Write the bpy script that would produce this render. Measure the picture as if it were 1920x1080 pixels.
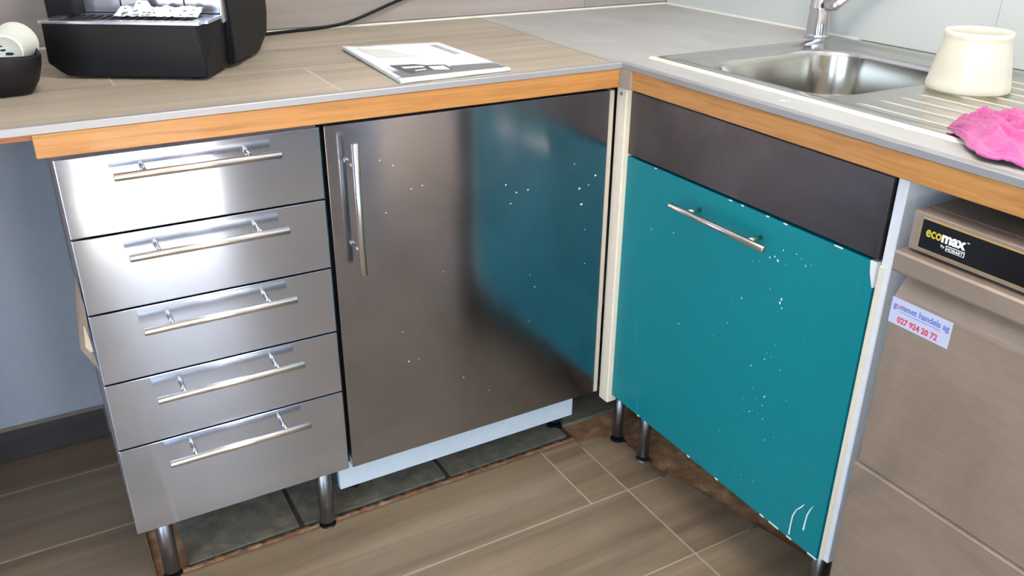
import bpy, bmesh, math, random
from mathutils import Vector, Matrix
random.seed(7)
for o in list(bpy.data.objects): bpy.data.objects.remove(o)
S = bpy.context.scene
COL = S.collection

# ------------------------------------------------------------------ camera
def rot_axes(yaw, pit, rol):
    f = Vector((math.sin(yaw)*math.cos(pit), math.cos(yaw)*math.cos(pit), math.sin(pit)))
    r = Vector((math.cos(yaw), -math.sin(yaw), 0)); u = r.cross(f)
    c, s = math.cos(rol), math.sin(rol)
    return c*r+s*u, -s*r+c*u, f
cam = bpy.data.cameras.new('camera'); cam_o = bpy.data.objects.new('camera', cam); COL.objects.link(cam_o)
r_, u_, f_ = rot_axes(0.5213, -0.4441, 0.0092)
m = Matrix((r_, u_, -f_)).transposed().to_4x4(); m.translation = Vector((-0.0217, -1.3853, 1.2396))
cam_o.matrix_world = m
cam.sensor_width = 36; cam.lens = 1620.44/1920*36; cam.clip_start = 0.02
S.camera = cam_o

# ------------------------------------------------------------------ light and exposure
S.view_settings.view_transform = 'Standard'; S.view_settings.look = 'None'
S.view_settings.exposure = 0.0; S.view_settings.gamma = 1; S.view_settings.use_curve_mapping = False
W = bpy.data.worlds.new('sky'); S.world = W; W.use_nodes = True
nt = W.node_tree; bg = nt.nodes['Background']
sky = nt.nodes.new('ShaderNodeTexSky'); sky.sky_type = 'HOSEK_WILKIE'; sky.turbidity = 3; sky.sun_direction = (0.1, -0.6, 0.75)
nt.links.new(sky.outputs[0], bg.inputs[0]); bg.inputs[1].default_value = 1.0

def area(name, loc, direction, sx, sy, power, col):
    l = bpy.data.lights.new(name, 'AREA'); l.shape = 'RECTANGLE'; l.size = sx; l.size_y = sy; l.energy = power; l.color = col
    o = bpy.data.objects.new(name, l); COL.objects.link(o); o.location = loc
    o.rotation_euler = Vector(direction).to_track_quat('-Z', 'Y').to_euler(); return o
sun = bpy.data.lights.new('sun', 'SUN'); sun.energy = 190; sun.angle = math.radians(0.6); sun.color = (.86, .92, 1)
sun_o = bpy.data.objects.new('sun', sun); COL.objects.link(sun_o); sun_o.location = (0.6, -6, 6)
sun_o.rotation_euler = Vector((-0.07, 0.52, -0.75)).to_track_quat('-Z', 'Y').to_euler()
area('daylight_through_wide_window', (-.97, -3.55, 1.55), (0.15, 1, -0.2), 1.0, 1.15, 18, (.66, .89, 1.0))
area('daylight_through_glass_door', (0.57, -3.55, 1.1), (0, 1, -0.1), 0.6, 2.0, 22, (.82, .9, 1.0))
area('daylight_through_side_door', (-1.58, -1.9, 1.1), (1, 0.1, -0.15), 1.3, 2.0, 52, (.62, .80, 1.0))
area('added_overhead_fill', (.75, -.75, 2.42), (0, 0, -1), 1.1, .5, 25, (1, .94, .85))  # added warm fill from above, no known lamp there

# ------------------------------------------------------------------ materials
def s2l(c): return tuple(((v/255)/12.92 if v/255 <= .04045 else ((v/255+.055)/1.055)**2.4) for v in c)
class Mat:
    def __init__(s, name):
        s.m = bpy.data.materials.new(name); s.m.use_nodes = True; s.t = s.m.node_tree; s.b = s.t.nodes['Principled BSDF']
    def n(s, typ, **k):
        nd = s.t.nodes.new(typ)
        for a, v in k.items(): setattr(nd, a, v)
        return nd
    def l(s, a, b): s.t.links.new(a, b)
    def set(s, **k):
        for a, v in k.items():
            a = a.replace('_', ' ')
            s.b.inputs[a].default_value = v if not isinstance(v, tuple) or len(v) == 4 else (*v, 1)
        return s
    def pos(s, scale=(1, 1, 1), rand=0.0, rot=0):
        g = s.n('ShaderNodeNewGeometry'); mp = s.n('ShaderNodeMapping'); mp.inputs['Scale'].default_value = scale
        mp.inputs['Rotation'].default_value = (0, 0, rot)
        s.l(g.outputs['Position'], mp.inputs['Vector'])
        if rand:
            oi = s.n('ShaderNodeObjectInfo'); ml = s.n('ShaderNodeMath', operation='MULTIPLY'); ml.inputs[1].default_value = rand
            s.l(oi.outputs['Random'], ml.inputs[0]); s.l(ml.outputs[0], mp.inputs['Location'])
        return mp.outputs[0]
    def noise(s, vec, scale=5, detail=4, rough=.5, dist=0):
        n = s.n('ShaderNodeTexNoise'); n.inputs['Scale'].default_value = scale; n.inputs['Detail'].default_value = detail
        n.inputs['Roughness'].default_value = rough; n.inputs['Distortion'].default_value = dist
        if vec: s.l(vec, n.inputs['Vector'])
        return n.outputs['Fac']
    def ramp(s, fac, stops):
        r = s.n('ShaderNodeValToRGB'); e = r.color_ramp.elements
        while len(e) < len(stops): e.new(.5)
        for i, (p, c) in enumerate(stops): e[i].position = p; e[i].color = (*c, 1) if len(c) == 3 else c
        s.l(fac, r.inputs[0]); return r.outputs[0]
    def mix(s, fac, a, b, mode='MIX'):
        x = s.n('ShaderNodeMix', data_type='RGBA', blend_type=mode)
        if isinstance(fac, float): x.inputs[0].default_value = fac
        else: s.l(fac, x.inputs[0])
        for i, v in ((6, a), (7, b)):
            if isinstance(v, tuple): x.inputs[i].default_value = (*v, 1)
            else: s.l(v, x.inputs[i])
        return x.outputs[2]
    def bump(s, fac, strength=.2, dist=.002):
        b = s.n('ShaderNodeBump'); b.inputs['Strength'].default_value = strength; b.inputs['Distance'].default_value = dist
        s.l(fac, b.inputs['Height']); s.l(b.outputs[0], s.b.inputs['Normal'])
    def col(s, c): s.l(c, s.b.inputs['Base Color'])
def plain(name, c, rough=.5, **k):
    M = Mat(name); M.set(Base_Color=s2l(c), Roughness=rough, **k)
    f = M.noise(M.pos(), 60, 3); M.col(M.mix(f, tuple(v*.93 for v in s2l(c)), tuple(min(1, v*1.06) for v in s2l(c)))); return M.m
def wood_tile(name, dark, mid, light, rough=.45, along='x'):
    M = Mat(name); sc = (1.3, 22, 22) if along == 'x' else (22, 1.3, 22)
    v = M.pos(sc, rand=40); a = M.noise(v, 1.0, 6, .6, .6)
    v2 = M.pos(tuple(x*.35 for x in sc), rand=20); b = M.noise(v2, 1.2, 4, .5, .8)
    c = M.ramp(a, [(.28, s2l(dark)), (.5, s2l(mid)), (.72, s2l(light))])
    c2 = M.ramp(b, [(.3, s2l(dark)), (.7, s2l(light))])
    M.col(M.mix(.45, c, c2)); M.set(Roughness=rough); M.bump(a, .12, .0006)
    return M.m
def steel(name, c, rough=.3, aniso=.6, grime=.25, tint=None):
    M = Mat(name); M.set(Metallic=1.0, Roughness=rough, Anisotropic=aniso, Anisotropic_Rotation=.25)
    tn = M.n('ShaderNodeTangent', direction_type='UV_MAP', uv_map='grain'); M.l(tn.outputs[0], M.b.inputs['Tangent'])
    blot = M.noise(M.pos(rand=9), 5, 5, .6, .6)
    fine = M.noise(M.pos((3, 3, 350)), 2.0, 3)
    base = s2l(c); dk = tuple(v*(1-grime) for v in (tint and s2l(tint) or base))
    M.col(M.mix(blot, dk, base))
    r = M.n('ShaderNodeMapRange'); r.inputs[3].default_value = rough*.9; r.inputs[4].default_value = rough*1.12; M.l(blot, r.inputs[0]); M.l(r.outputs[0], M.b.inputs['Roughness'])
    M.bump(fine, .06, .0004)
    return M.m
M_floor = wood_tile('floor wood look tile', (98, 84, 68), (132, 116, 95), (156, 139, 116), .3)
M_grout = plain('pale grout', (176, 164, 146), .8)
M_worktile = wood_tile('worktop wood look tile', (140, 130, 113), (170, 159, 140), (190, 180, 162), .4)
M_splash = wood_tile('backsplash wood look tile', (142, 134, 128), (162, 153, 147), (178, 170, 164), .4)
M_base = wood_tile('dark skirting tile', (60, 58, 62), (76, 74, 78), (90, 88, 92), .4)
def mottled(name, c1, c2, c3, scale=14, rough=.85, b=.5):
    M = Mat(name); a = M.noise(M.pos(), scale, 8, .65, .3); f = M.noise(M.pos(), scale*14, 3)
    c = M.ramp(a, [(.3, s2l(c1)), (.52, s2l(c2)), (.7, s2l(c3))]); M.col(M.mix(.85, M.ramp(f, [(.35, s2l(c1)), (.65, s2l(c3))]), c)); M.set(Roughness=rough); M.bump(a, b, .004); return M.m
M_stone = mottled('old worn stone tile', (98, 96, 86), (126, 122, 108), (152, 145, 128), 30, .7)
M_mortar = mottled('brown bare screed', (110, 84, 66), (178, 132, 94), (212, 180, 146), 26, .9, .8)
M_joint = mottled('dark joint', (62, 56, 48), (78, 70, 60), (92, 82, 70), 30)
M_wall = plain('white paint tinted daylight blue', (192, 206, 226), .7)  # white wall; the blue of the daylight is put into its colour
M_gap = plain('painted gap shade', (60, 58, 58), .7)
M_wallb = plain('cool grey paint', (128, 136, 150), .8)
M_ceil = plain('white ceiling', (232, 232, 230), .8)
M_panel = Mat('glossy pale wall panel'); M_panel.set(Roughness=.16, Specular_IOR_Level=.5)
M_panel.col(M_panel.mix(M_panel.noise(M_panel.pos(), 1.5, 2), s2l((205, 211, 208)), s2l((214, 220, 218)))); M_panel = M_panel.m
M_seal = plain('white sealant', (222, 222, 214), .5)
M_steel = steel('brushed steel front', (208, 221, 242), .13, .9, .10)  # blue cast of reflected light put into the neutral steel colour
M_doorsteel = steel('brushed steel door', (188, 195, 208), .15, .85, .30, (168, 167, 172))
M_darksteel = steel('dark reflection toned steel', (112, 108, 110), .34, .5, .45, (96, 84, 76))  # plain brushed steel; its dark floor reflection is put into the colour
M_edge = plain('black panel edge', (26, 24, 28), .5)
M_handle = Mat('satin nickel handle'); M_handle.set(Metallic=1.0, Roughness=.24, Base_Color=s2l((214, 208, 200))); M_handle = M_handle.m
M_leg = Mat('satin steel leg'); M_leg.set(Metallic=1.0, Roughness=.35, Base_Color=s2l((150, 150, 158))); M_leg = M_leg.m
M_chrome = Mat('chrome'); M_chrome.set(Metallic=1.0, Roughness=.07, Base_Color=s2l((215, 215, 222))); M_chrome = M_chrome.m
M_foot = plain('black plastic foot', (24, 22, 26), .4)
M_white = plain('white melamine', (232, 236, 240), .4)
M_cream = plain('cream painted filler', (236, 226, 206), .5)
M_plinth = plain('pale plinth board', (214, 228, 240), .45)
M_stripbeige = plain('beige edge band', (196, 184, 168), .45)
M_carc = plain('grey carcass board', (150, 142, 136), .6)
M_side = plain('lilac grey side board', (150, 140, 140), .6)
M_alu = Mat('aluminium edge profile'); M_alu.set(Metallic=.5, Roughness=.5, Base_Color=s2l((160, 162, 164))); M_alu = M_alu.m
def teal():
    M = Mat('teal painted board'); f = M.noise(M.pos(), 3, 4, .6); f2 = M.noise(M.pos((30, 30, 2.5)), 1, 5, .7)
    c = M.mix(f, s2l((0, 120, 130)), s2l((0, 131, 142))); 
    st = M.ramp(f2, [(.62, (0, 0, 0)), (.8, (.16, .16, .16))]); M.col(M.mix(st, c, s2l((120, 190, 196)))); M.set(Roughness=.38, Specular_IOR_Level=.35); return M.m
M_teal = teal()
def beech():
    M = Mat('oiled beech edging'); a = M.noise(M.pos((5, 5, 90)), 1, 6, .6, 1.2); b = M.noise(M.pos((2.2, 2.2, 12)), 1, 3, .5)
    c = M.ramp(a, [(.25, s2l((156, 106, 54))), (.55, s2l((186, 134, 74))), (.8, s2l((198, 150, 92)))])
    M.col(M.mix(b, c, M.mix(.25, c, s2l((146, 98, 52))))); M.set(Roughness=.42, Coat_Weight=.15); M.bump(a, .08, .0005); return M.m
M_beech = beech()
M_ply = plain('orange brown underboard', (168, 112, 70), .7)
def lam():
    M = Mat('light grey stoneware slab'); a = M.noise(M.pos((4, 1.5, 1)), 3, 5, .55, .5)
    M.col(M.ramp(a, [(.3, s2l((160, 161, 158))), (.7, s2l((178, 179, 176)))])); M.set(Roughness=.42); return M.m
M_lam = lam()
M_sink = steel('sink steel', (200, 197, 190), .19, .3, .12)
def machine():
    M = Mat('brushed machine steel'); M.set(Metallic=.5, Roughness=.40); a = M.noise(M.pos((2, 3, 60)), 2, 5, .6); b = M.noise(M.pos(), 4, 5, .6, 1.0)
    c = M.ramp(b, [(.3, s2l((150, 135, 122))), (.7, s2l((176, 160, 146)))]); M.col(M.mix(.15, c, M.ramp(a, [(.3, s2l((130, 118, 106))), (.7, s2l((186, 174, 160)))])))
    M.bump(a, .05, .0004); return M.m
M_mach = machine()
M_ridge = Mat('pale ridge steel'); M_ridge.set(Metallic=.6, Roughness=.4, Base_Color=s2l((214, 208, 196))); M_ridge = M_ridge.m  # paler and less metallic than the basin steel
M_black = plain('black plastic', (9, 9, 12), .5, Specular_IOR_Level=.3)
M_blackgloss = plain('gloss black label', (14, 14, 18), .2)
M_gold = plain('gold border print', (170, 140, 80), .5)
M_yellow = plain('yellow lettering', (196, 178, 48), .5)
M_whiteprint = plain('white lettering', (240, 240, 240), .5)
M_blueprint = plain('blue lettering', (96, 120, 190), .5)
M_redprint = plain('red lettering', (214, 60, 74), .5)
M_greyprint = plain('grey print', (120, 122, 124), .55)
M_darkprint = plain('dark grey print', (84, 86, 90), .55)
M_faint = plain('faint grey print', (222, 223, 220), .55)
M_sticker = plain('pale lilac sticker', (190, 196, 222), .35)
M_paper = plain('white paper', (238, 240, 240), .6)
M_splat = plain('dried white paint', (226, 236, 236), .6)
M_tape = plain('peeling kraft paper', (176, 158, 140), .8)
M_tapecream = plain('cream torn paper', (226, 212, 180), .8)
M_silver = Mat('polished silver panel'); M_silver.set(Metallic=.9, Roughness=.2, Base_Color=s2l((212, 214, 224))); M_silver = M_silver.m
M_cup = plain('white cup', (228, 222, 208), .5, Subsurface_Weight=.2)
M_pouch = plain('black leather', (12, 11, 15), .5, Specular_IOR_Level=.35)
def pot():
    M = Mat('milky translucent plastic'); M.set(Roughness=.3, Subsurface_Weight=.6, Subsurface_Scale=.03, Base_Color=s2l((232, 224, 196)))
    M.b.inputs['Subsurface Radius'].default_value = (1, .85, .6)
    f = M.noise(M.pos((30, 30, 8)), 1, 4); M.col(M.mix(f, s2l((224, 214, 186)), s2l((242, 234, 210)))); return M.m
M_pot = pot()
def towel_m():
    M = Mat('pink terry cloth'); M.set(Roughness=.95, Sheen_Weight=.6); f = M.noise(M.pos(), 420, 4, .7); g = M.noise(M.pos(), 40, 3)
    M.col(M.mix(g, s2l((222, 62, 158)), s2l((240, 96, 184)))); M.bump(f, 1.0, .004); return M.m
M_towel = towel_m()

# ------------------------------------------------------------------ mesh helpers
def new_bm(): return bmesh.new()
def box(bm, x0, x1, y0, y1, z0, z1, bev=0.0, seg=1):
    t = bmesh.new(); bmesh.ops.create_cube(t, size=1)
    for v in t.verts: v.co = Vector(((x0+x1)/2+v.co.x*(x1-x0), (y0+y1)/2+v.co.y*(y1-y0), (z0+z1)/2+v.co.z*(z1-z0)))
    if bev: bmesh.ops.bevel(t, geom=t.edges[:], offset=bev, segments=seg, affect='EDGES', profile=.5)
    join(bm, t); return bm
def join(bm, t):
    vm = [bm.verts.new(v.co) for v in t.verts]
    t.verts.index_update()
    for f in t.faces:
        try: nf = bm.faces.new([vm[v.index] for v in f.verts]); nf.smooth = f.smooth
        except ValueError: pass
    t.free()
def prism(bm, pts, z0, z1, axis='z'):
    """polygon pts (2D) extruded along axis"""
    def P(a, b, c): return {'z': (a, b, c), 'x': (c, a, b), 'y': (a, c, b)}[axis]
    lo = [bm.verts.new(P(a, b, z0)) for a, b in pts]; hi = [bm.verts.new(P(a, b, z1)) for a, b in pts]
    n = len(pts); bm.faces.new(lo[::-1]); bm.faces.new(hi)
    for i in range(n): bm.faces.new([lo[i], lo[(i+1) % n], hi[(i+1) % n], hi[i]])
    return bm
def frame_of(d):
    d = Vector(d).normalized(); a = Vector((0, 0, 1)) if abs(d.z) < .9 else Vector((1, 0, 0))
    u = a.cross(d).normalized(); return u, d.cross(u)
def tube(bm, pts, r, n=12, cap=True, bevel=0):
    pts = [Vector(p) for p in pts]; rs = r if isinstance(r, (list, tuple)) else [r]*len(pts)
    if bevel and len(pts) == 2:
        d = (pts[1]-pts[0]).normalized()
        pts = [pts[0], pts[0]+d*bevel, pts[1]-d*bevel, pts[1]]; rs = [rs[0]-bevel, rs[0], rs[1], rs[1]-bevel]
    rings = []; u0 = None
    for i, p in enumerate(pts):
        d = (pts[min(i+1, len(pts)-1)]-pts[max(i-1, 0)]).normalized()
        if u0 is None: u, w = frame_of(d)
        else: u = (u0-d*u0.dot(d)).normalized(); w = d.cross(u)
        u0 = u
        rings.append([bm.verts.new(p+rs[i]*(math.cos(2*math.pi*k/n)*u+math.sin(2*math.pi*k/n)*w)) for k in range(n)])
    for a, b in zip(rings, rings[1:]):
        for k in range(n): f = bm.faces.new([a[k], a[(k+1) % n], b[(k+1) % n], b[k]]); f.smooth = True
    if cap: bm.faces.new(rings[0][::-1]); bm.faces.new(rings[-1])
    return bm
def lathe(bm, prof, c=(0, 0, 0), n=48, axis=None):
    """prof list of (r, h); axis direction"""
    c = Vector(c); d = Vector(axis or (0, 0, 1)).normalized(); u, w = frame_of(d); rings = []
    for r, h in prof:
        if r < 1e-6: rings.append([bm.verts.new(c+d*h)])
        else: rings.append([bm.verts.new(c+d*h+r*(math.cos(2*math.pi*k/n)*u+math.sin(2*math.pi*k/n)*w)) for k in range(n)])
    for a, b in zip(rings, rings[1:]):
        for k in range(n):
            k2 = (k+1) % n
            if len(a) == 1 and len(b) == 1: continue
            vs = [a[0], b[k2], b[k]] if len(a) == 1 else ([a[k], a[k2], b[0]] if len(b) == 1 else [a[k], a[k2], b[k2], b[k]])
            f = bm.faces.new(vs); f.smooth = True
    return bm
def wloc(o):
    v = Vector((0, 0, 0))
    while o: v = v+o.location; o = o.parent
    return v
def obj(name, bm, mat, parent=None, label=None, origin=None):
    """link one mesh object; bm is in world space"""
    base = wloc(parent)
    if origin is not None: loc = Vector(origin)-base
    else: loc = Vector((0, 0, 0))
    bmesh.ops.recalc_face_normals(bm, faces=bm.faces[:])
    for v in bm.verts: v.co -= base+loc
    uv = bm.loops.layers.uv.new('grain')
    for f in bm.faces:
        for l in f.loops:
            co = l.vert.co; l[uv].uv = (co.x+co.y, co.z) if abs(f.normal.z) < .7 else (co.y+co.x*.001, co.x)
    me = bpy.data.meshes.new(name); bm.to_mesh(me); bm.free(); me.materials.append(mat)
    o = bpy.data.objects.new(name, me); COL.objects.link(o); o.location = loc
    if parent: o.parent = parent
    if label: o['label'] = label
    return o
def tag(o, label, cat, group=None):
    o['label'] = label; o['category'] = cat
    if group: o['group'] = group
    return o
def thing(name, label, cat, loc=(0, 0, 0), group=None):
    o = bpy.data.objects.new(name, None); o.empty_display_size = .05; COL.objects.link(o); o.location = loc; return tag(o, label, cat, group)
def struct(name, bm, mat, label=None):
    o = obj(name, bm, mat); o['kind'] = 'structure'
    if label: o['label'] = label
    return o
def smooth(o):
    for p in o.data.polygons: p.use_smooth = True
    return o
def text_mesh(s, size, M, offset=0.0, depth=.0003, sx=1.0, shear=0.0):
    """lettering as a thin mesh; M maps text plane to world"""
    cu = bpy.data.curves.new('t', 'FONT'); cu.body = s; cu.size = size; cu.offset = offset; cu.extrude = depth; cu.shear = shear; cu.resolution_u = 3
    to = bpy.data.objects.new('t', cu); COL.objects.link(to); bpy.context.view_layer.update()
    me = bpy.data.meshes.new_from_object(to.evaluated_get(bpy.context.evaluated_depsgraph_get()))
    bm = bmesh.new(); bm.from_mesh(me); bpy.data.objects.remove(to); bpy.data.meshes.remove(me); bpy.data.curves.remove(cu)
    for v in bm.verts: v.co = M @ Vector((v.co.x*sx, v.co.y, v.co.z))
    return bm
def text_w(bm, axis): xs = [getattr(v.co, axis) for v in bm.verts]; return min(xs), max(xs)
def blob(bm, c, n, r, h, u, w, seg=9, stretch=1.0):
    """flattened splash on a surface with normal n"""
    c, n, u, w = Vector(c), Vector(n), Vector(u), Vector(w); t = bm.verts.new(c+n*h); ring = []
    for k in range(seg):
        a = 2*math.pi*k/seg; rr = r*random.uniform(.65, 1.2)
        ring.append(bm.verts.new(c+rr*math.cos(a)*u+rr*stretch*math.sin(a)*w))
    for k in range(seg): bm.faces.new([t, ring[k], ring[(k+1) % seg]])

TOP = .918            # worktop surface
WY, WX = .636, 1.636  # wall planes
X0 = 1.0247           # fronts of the right run

# ------------------------------------------------------------------ room shell
XL, YF, ZC = -1.65, -3.6, 2.5
floor = struct('floor', box(new_bm(), XL-.1, WX+.1, YF-.1, WY+.1, -.12, -.014), M_mortar, 'brown bare screed showing under the cabinets')
# new wood-look planks: rows along x, joints at the measured places
GAP = .002
def plank(x0, x1, y0, y1, z1=0.0, mat=M_floor, name='tile', lab=None):
    g = GAP
    return obj(name, box(new_bm(), x0+g, x1-g, y0+g, y1-g, z1-.012, z1, .0008), mat, floor, lab)
def poly_tile(pts, z1, mat, name='tile', th=.012):
    return obj(name, prism(new_bm(), pts, z1-th, z1), mat, floor)
rowsA = (-.166, .052)
plank(-.62, -.001, -.166, .02); plank(-.001, .885, *rowsA)
plank(.885, .983, *rowsA)
poly_tile([(.985, -.164), (1.093, -.164), (1.078, .02), (1.05, .03), (.985, .04)], 0, M_floor)
yb = -.166; k = 0
while yb > YF:
    y0 = yb-.23
    offs = {0: .983, 1: .983}.get(k, .983-(.31*k % .9))
    x = offs
    while x > XL:
        plank(max(XL, x-.9), x, max(y0, YF), yb); x -= .9
    x = offs
    # right part, cut against the screed strip under the sink cabinet
    if yb > -.7:
        e0 = 1.09+(-.166-yb)*.22; e1 = 1.09+(-.166-y0)*.22
        xr = 1.62 if y0 < -.72 else None
        poly_tile([(x+GAP, y0+GAP), (e1+.01, y0+GAP), (e0+.012, yb-GAP), (x+GAP, yb-GAP)], 0, M_floor)
    else:
        while x < WX: plank(x, min(WX, x+.9), max(y0, YF), yb); x += .9
    yb = y0; k += 1
# left bay: planks run on to the wall
for i, (y0, y1) in enumerate(((.02, .255), (.255, .487), (.487, .634))):
    for a, b in ((XL, -1.5), (-1.5, -.75+.1*i), (-.75+.1*i, .018)): plank(a, b, y0, y1)
for a, b in ((XL, -1.5), (-1.5, -.62)): plank(a, b, -.166, .02)
# old stone tiles left under the cabinets
cuts = [.075, .312, .655, .985, 1.3, 1.62]
for i in range(len(cuts)-1):
    x0, x1 = cuts[i], cuts[i+1]
    ya = .076 if i < 3 else .12
    ob = obj('stone_tile', prism(new_bm(), [(x0+.006, ya+.004*(i % 2)), (x1-.006, ya+.006), (x1-.001-.004, .33), (x0+.006, .33)], -.0139, -.004), M_stone, floor)
    obj('stone_tile', prism(new_bm(), [(x0+.006, .338), (x1-.006, .338), (x1-.006, .63), (x0+.006, .63)], -.0139, -.004), M_stone, floor)
jb = new_bm()
for xx in cuts[1:4]: box(jb, xx-.006, xx+.006, .07, .33, -.0139, -.008)
box(jb, .07, .98, .0705, .0765, -.0139, -.007)
me = new_bm(); lo = []
for k in range(141):
    x = -.0+.985*k/140; e = .004*math.sin(k*1.7)*math.sin(k*.43)
    lo.append([me.verts.new((x, .0515, -.001)), me.verts.new((x, .062+e*.5, -.002+.001*math.sin(k*2.3))), me.verts.new((x, .073+e, -.0075))])
for A0, B0 in zip(lo, lo[1:]):
    for q in range(2): me.faces.new([A0[q], A0[q+1], B0[q+1], B0[q]])
obj('mortar_edge', me, M_mortar, floor, 'rough brown mortar along the cut tile edge')
j = obj('dark_joint', jb, M_joint, floor, 'dark open joint between the old tiles')
gb = new_bm(); box(gb, XL, .983+.0, YF, .02, -.0139, -.0015); box(gb, XL, .018, .02, .634, -.0139, -.0015); box(gb, .26, .983, .02, .05, -.0139, -.0015)
box(gb, .983, 1.085, -.16, 0.02, -.0139, -.0015); prism(gb, [(.983, -.16), (1.08, -.16), (1.185, -.62), (.983, -.62)], -.0139, -.0015); box(gb, .983, WX, YF, -.72, -.0139, -.0015)
obj('grout', gb, M_grout, floor, 'pale grout between the wood-look tiles')

wb = struct('wall_back', box(new_bm(), XL-.1, WX+.1, WY, WY+.1, -.12, ZC), M_wall, 'pale painted wall behind the drawer cabinet')
for r in range(2):
    z0 = TOP+.006+r*.3
    for a, b in ((-1.649, -1.21), (-1.21, -.46), (-.46, .446), (.446, 1.35), (1.35, 1.632)):
        obj('tile', box(new_bm(), a+.0015, b-.0015, WY-.009, WY, z0, z0+.2975, .0006), M_splash, wb)
gb = new_bm(); box(gb, -1.649, 1.634, WY-.0065, WY, TOP-.01, TOP+.605); obj('grout', gb, M_grout, wb)
sb = new_bm(); prism(sb, [(WY-.0095, TOP), (WY-.013, TOP), (WY-.0095, TOP+.004)], -.9, 1.63, 'x'); obj('sealant', sb, M_seal, wb, 'thin white sealant line along the worktop')
wr = struct('wall_right', box(new_bm(), WX, WX+.1, YF-.1, WY, -.12, ZC), M_wall)
for a, b in ((-.359, .624), (-1.36, -.359), (-2.36, -1.36)):
    obj('panel', box(new_bm(), WX-.006, WX, a+.0005, b-.0005, TOP-.02, TOP+.7, .0002), M_panel, wr)
obj('sealant', prism(new_bm(), [(WX-.012, TOP), (WX-.006, TOP), (WX-.006, TOP+.004)], -.05, .62, 'y'), M_seal, wr)
obj('gap', box(new_bm(), WX-.008, WX-.006, -1.3, -.06, TOP-.001, TOP+.0012), M_gap, wr, 'dark strip painted as shade in the gap behind the sink')  # solid dark strip standing in for the shade inside the gap
struct('added_shade_wall', box(new_bm(), -.46, -.34, .0, .63, 0.0005, .896), M_wall)  # unseen low wall, added to keep the recess beside the drawers dark
wl = new_bm(); box(wl, XL-.1, XL, YF-.1, -2.6, -.12, ZC); box(wl, XL-.1, XL, -1.2, WY, -.12, ZC); box(wl, XL-.1, XL, -2.6, -1.2, 2.15, ZC); box(wl, XL-.1, XL, -2.6, -1.2, -.12, -.001)
struct('wall_left', wl, M_wallb)
wf = new_bm(); H = [(-1.5, -.45, .95, 2.15), (.22, .86, 0, 2.15)]
box(wf, XL, -1.5, YF-.1, YF, -.12, ZC); box(wf, -1.5, -.45, YF-.1, YF, -.12, .95); box(wf, -1.5, -.45, YF-.1, YF, 2.15, ZC)
box(wf, -.45, .22, YF-.1, YF, -.12, ZC); box(wf, .22, .86, YF-.1, YF, 2.15, ZC); box(wf, .22, .86, YF-.1, YF, -.12, -.001); box(wf, .86, WX, YF-.1, YF, -.12, ZC)
struct('wall_front', wf, M_wallb)
struct('ceiling', box(new_bm(), XL-.1, WX+.1, YF-.1, WY+.1, ZC, ZC+.1), M_ceil)
for nme, (a, b, c, d) in (('window_1', H[0]), ('door_1', H[1])):
    fb = new_bm()
    for q in ((a, a+.05, c, d), (b-.05, b, c, d), (a, b, c, c+.05), (a, b, d-.05, d)): box(fb, q[0], q[1], YF-.08, YF-.03, q[2], q[3], .003)
    struct(nme, fb, M_white)
fb = new_bm()
for q in ((-2.6, -2.53, 0, 2.15), (-1.27, -1.2, 0, 2.15), (-2.6, -1.2, 0, .06), (-2.6, -1.2, 2.08, 2.15)): box(fb, XL-.08, XL-.03, q[0], q[1], q[2], q[3], .003)
struct('door_2', fb, M_white)
lampb = new_bm(); box(lampb, .2, 1.3, -1.0, -.5, 2.44, 2.4995, .005)
tag(obj('added_fill_panel', lampb, M_white), 'flat white panel added above for the unseen fill light', 'lamp')  # unseen fixture added to go with the overhead fill
struct('ground', box(new_bm(), -8, 8, -14, YF-.1, -.2, -.05), M_mortar)
bl = struct('baseboard_back', box(new_bm(), XL, 0.0, .6365-.0005-.018, WY, .001, .08, .001), M_grout)
for a, b in ((XL, -1.06), (-1.06, -.22+.6-.38)): obj('tile', box(new_bm(), a+.001, b-.001, .6165, .632, .001, .0795, .001), M_base, bl)

# ------------------------------------------------------------------ worktop
wt = thing('worktop', 'L-shaped worktop, wood-look tiles left and grey slab right, beech front edge', 'worktop', (1.0, 0, .871))
def wtile(pts, lab=None): return obj('tile', prism(new_bm(), pts, TOP-.0105, TOP), M_worktile, wt, lab)
YE = -.012
def bx_x(y): return .985+(y+.04)*.0575   # slightly skewed seam between the tiles and the grey slab
g = .0016
wtile([(-.9, YE), (-.4-g, YE), (-.4-g, .203-g), (-.9, .203-g)])
wtile([(-.4+g, YE), (.444-g, YE), (.444-g, .207-g), (-.4+g, .203-g)])
wtile([(.444+g, YE), (bx_x(YE), YE), (bx_x(.21), .21-g), (.444+g, .207-g)])
wtile([(-.9, .203+g), (.12-g, .204+g), (.12-g, .425-g), (-.9, .42-g)])
wtile([(.12+g, .204+g), (bx_x(.21), .21+g), (bx_x(.43), .43-g), (.12+g, .425-g)])
wtile([(-.9, .42+g), (-.1-g, .423+g), (-.1-g, WY-.002), (-.9, WY-.002)])
wtile([(-.1+g, .423+g), (bx_x(.43), .43+g), (bx_x(WY), WY-.002), (-.1+g, WY-.002)])
gb = new_bm(); box(gb, -.9, .984, -.011, WY-.001, .9072, TOP-.0002); obj('grout', gb, plain('worktop grout', (186, 188, 184), .8), wt)
gs = new_bm()
HX0, HX1, HY0, HY1 = 1.085, 1.545, -.47, -.055
prism(gs, [(bx_x(-.012)+.002, -.012), (HX0, -.012), (HX0, WY-.002), (bx_x(WY)+.002, WY-.002)], .9073, TOP)
box(gs, HX0, WX-.001, HY1, WY-.002, .9073, TOP); box(gs, HX1, WX-.001, -1.35, HY1, .9073, TOP)
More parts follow.
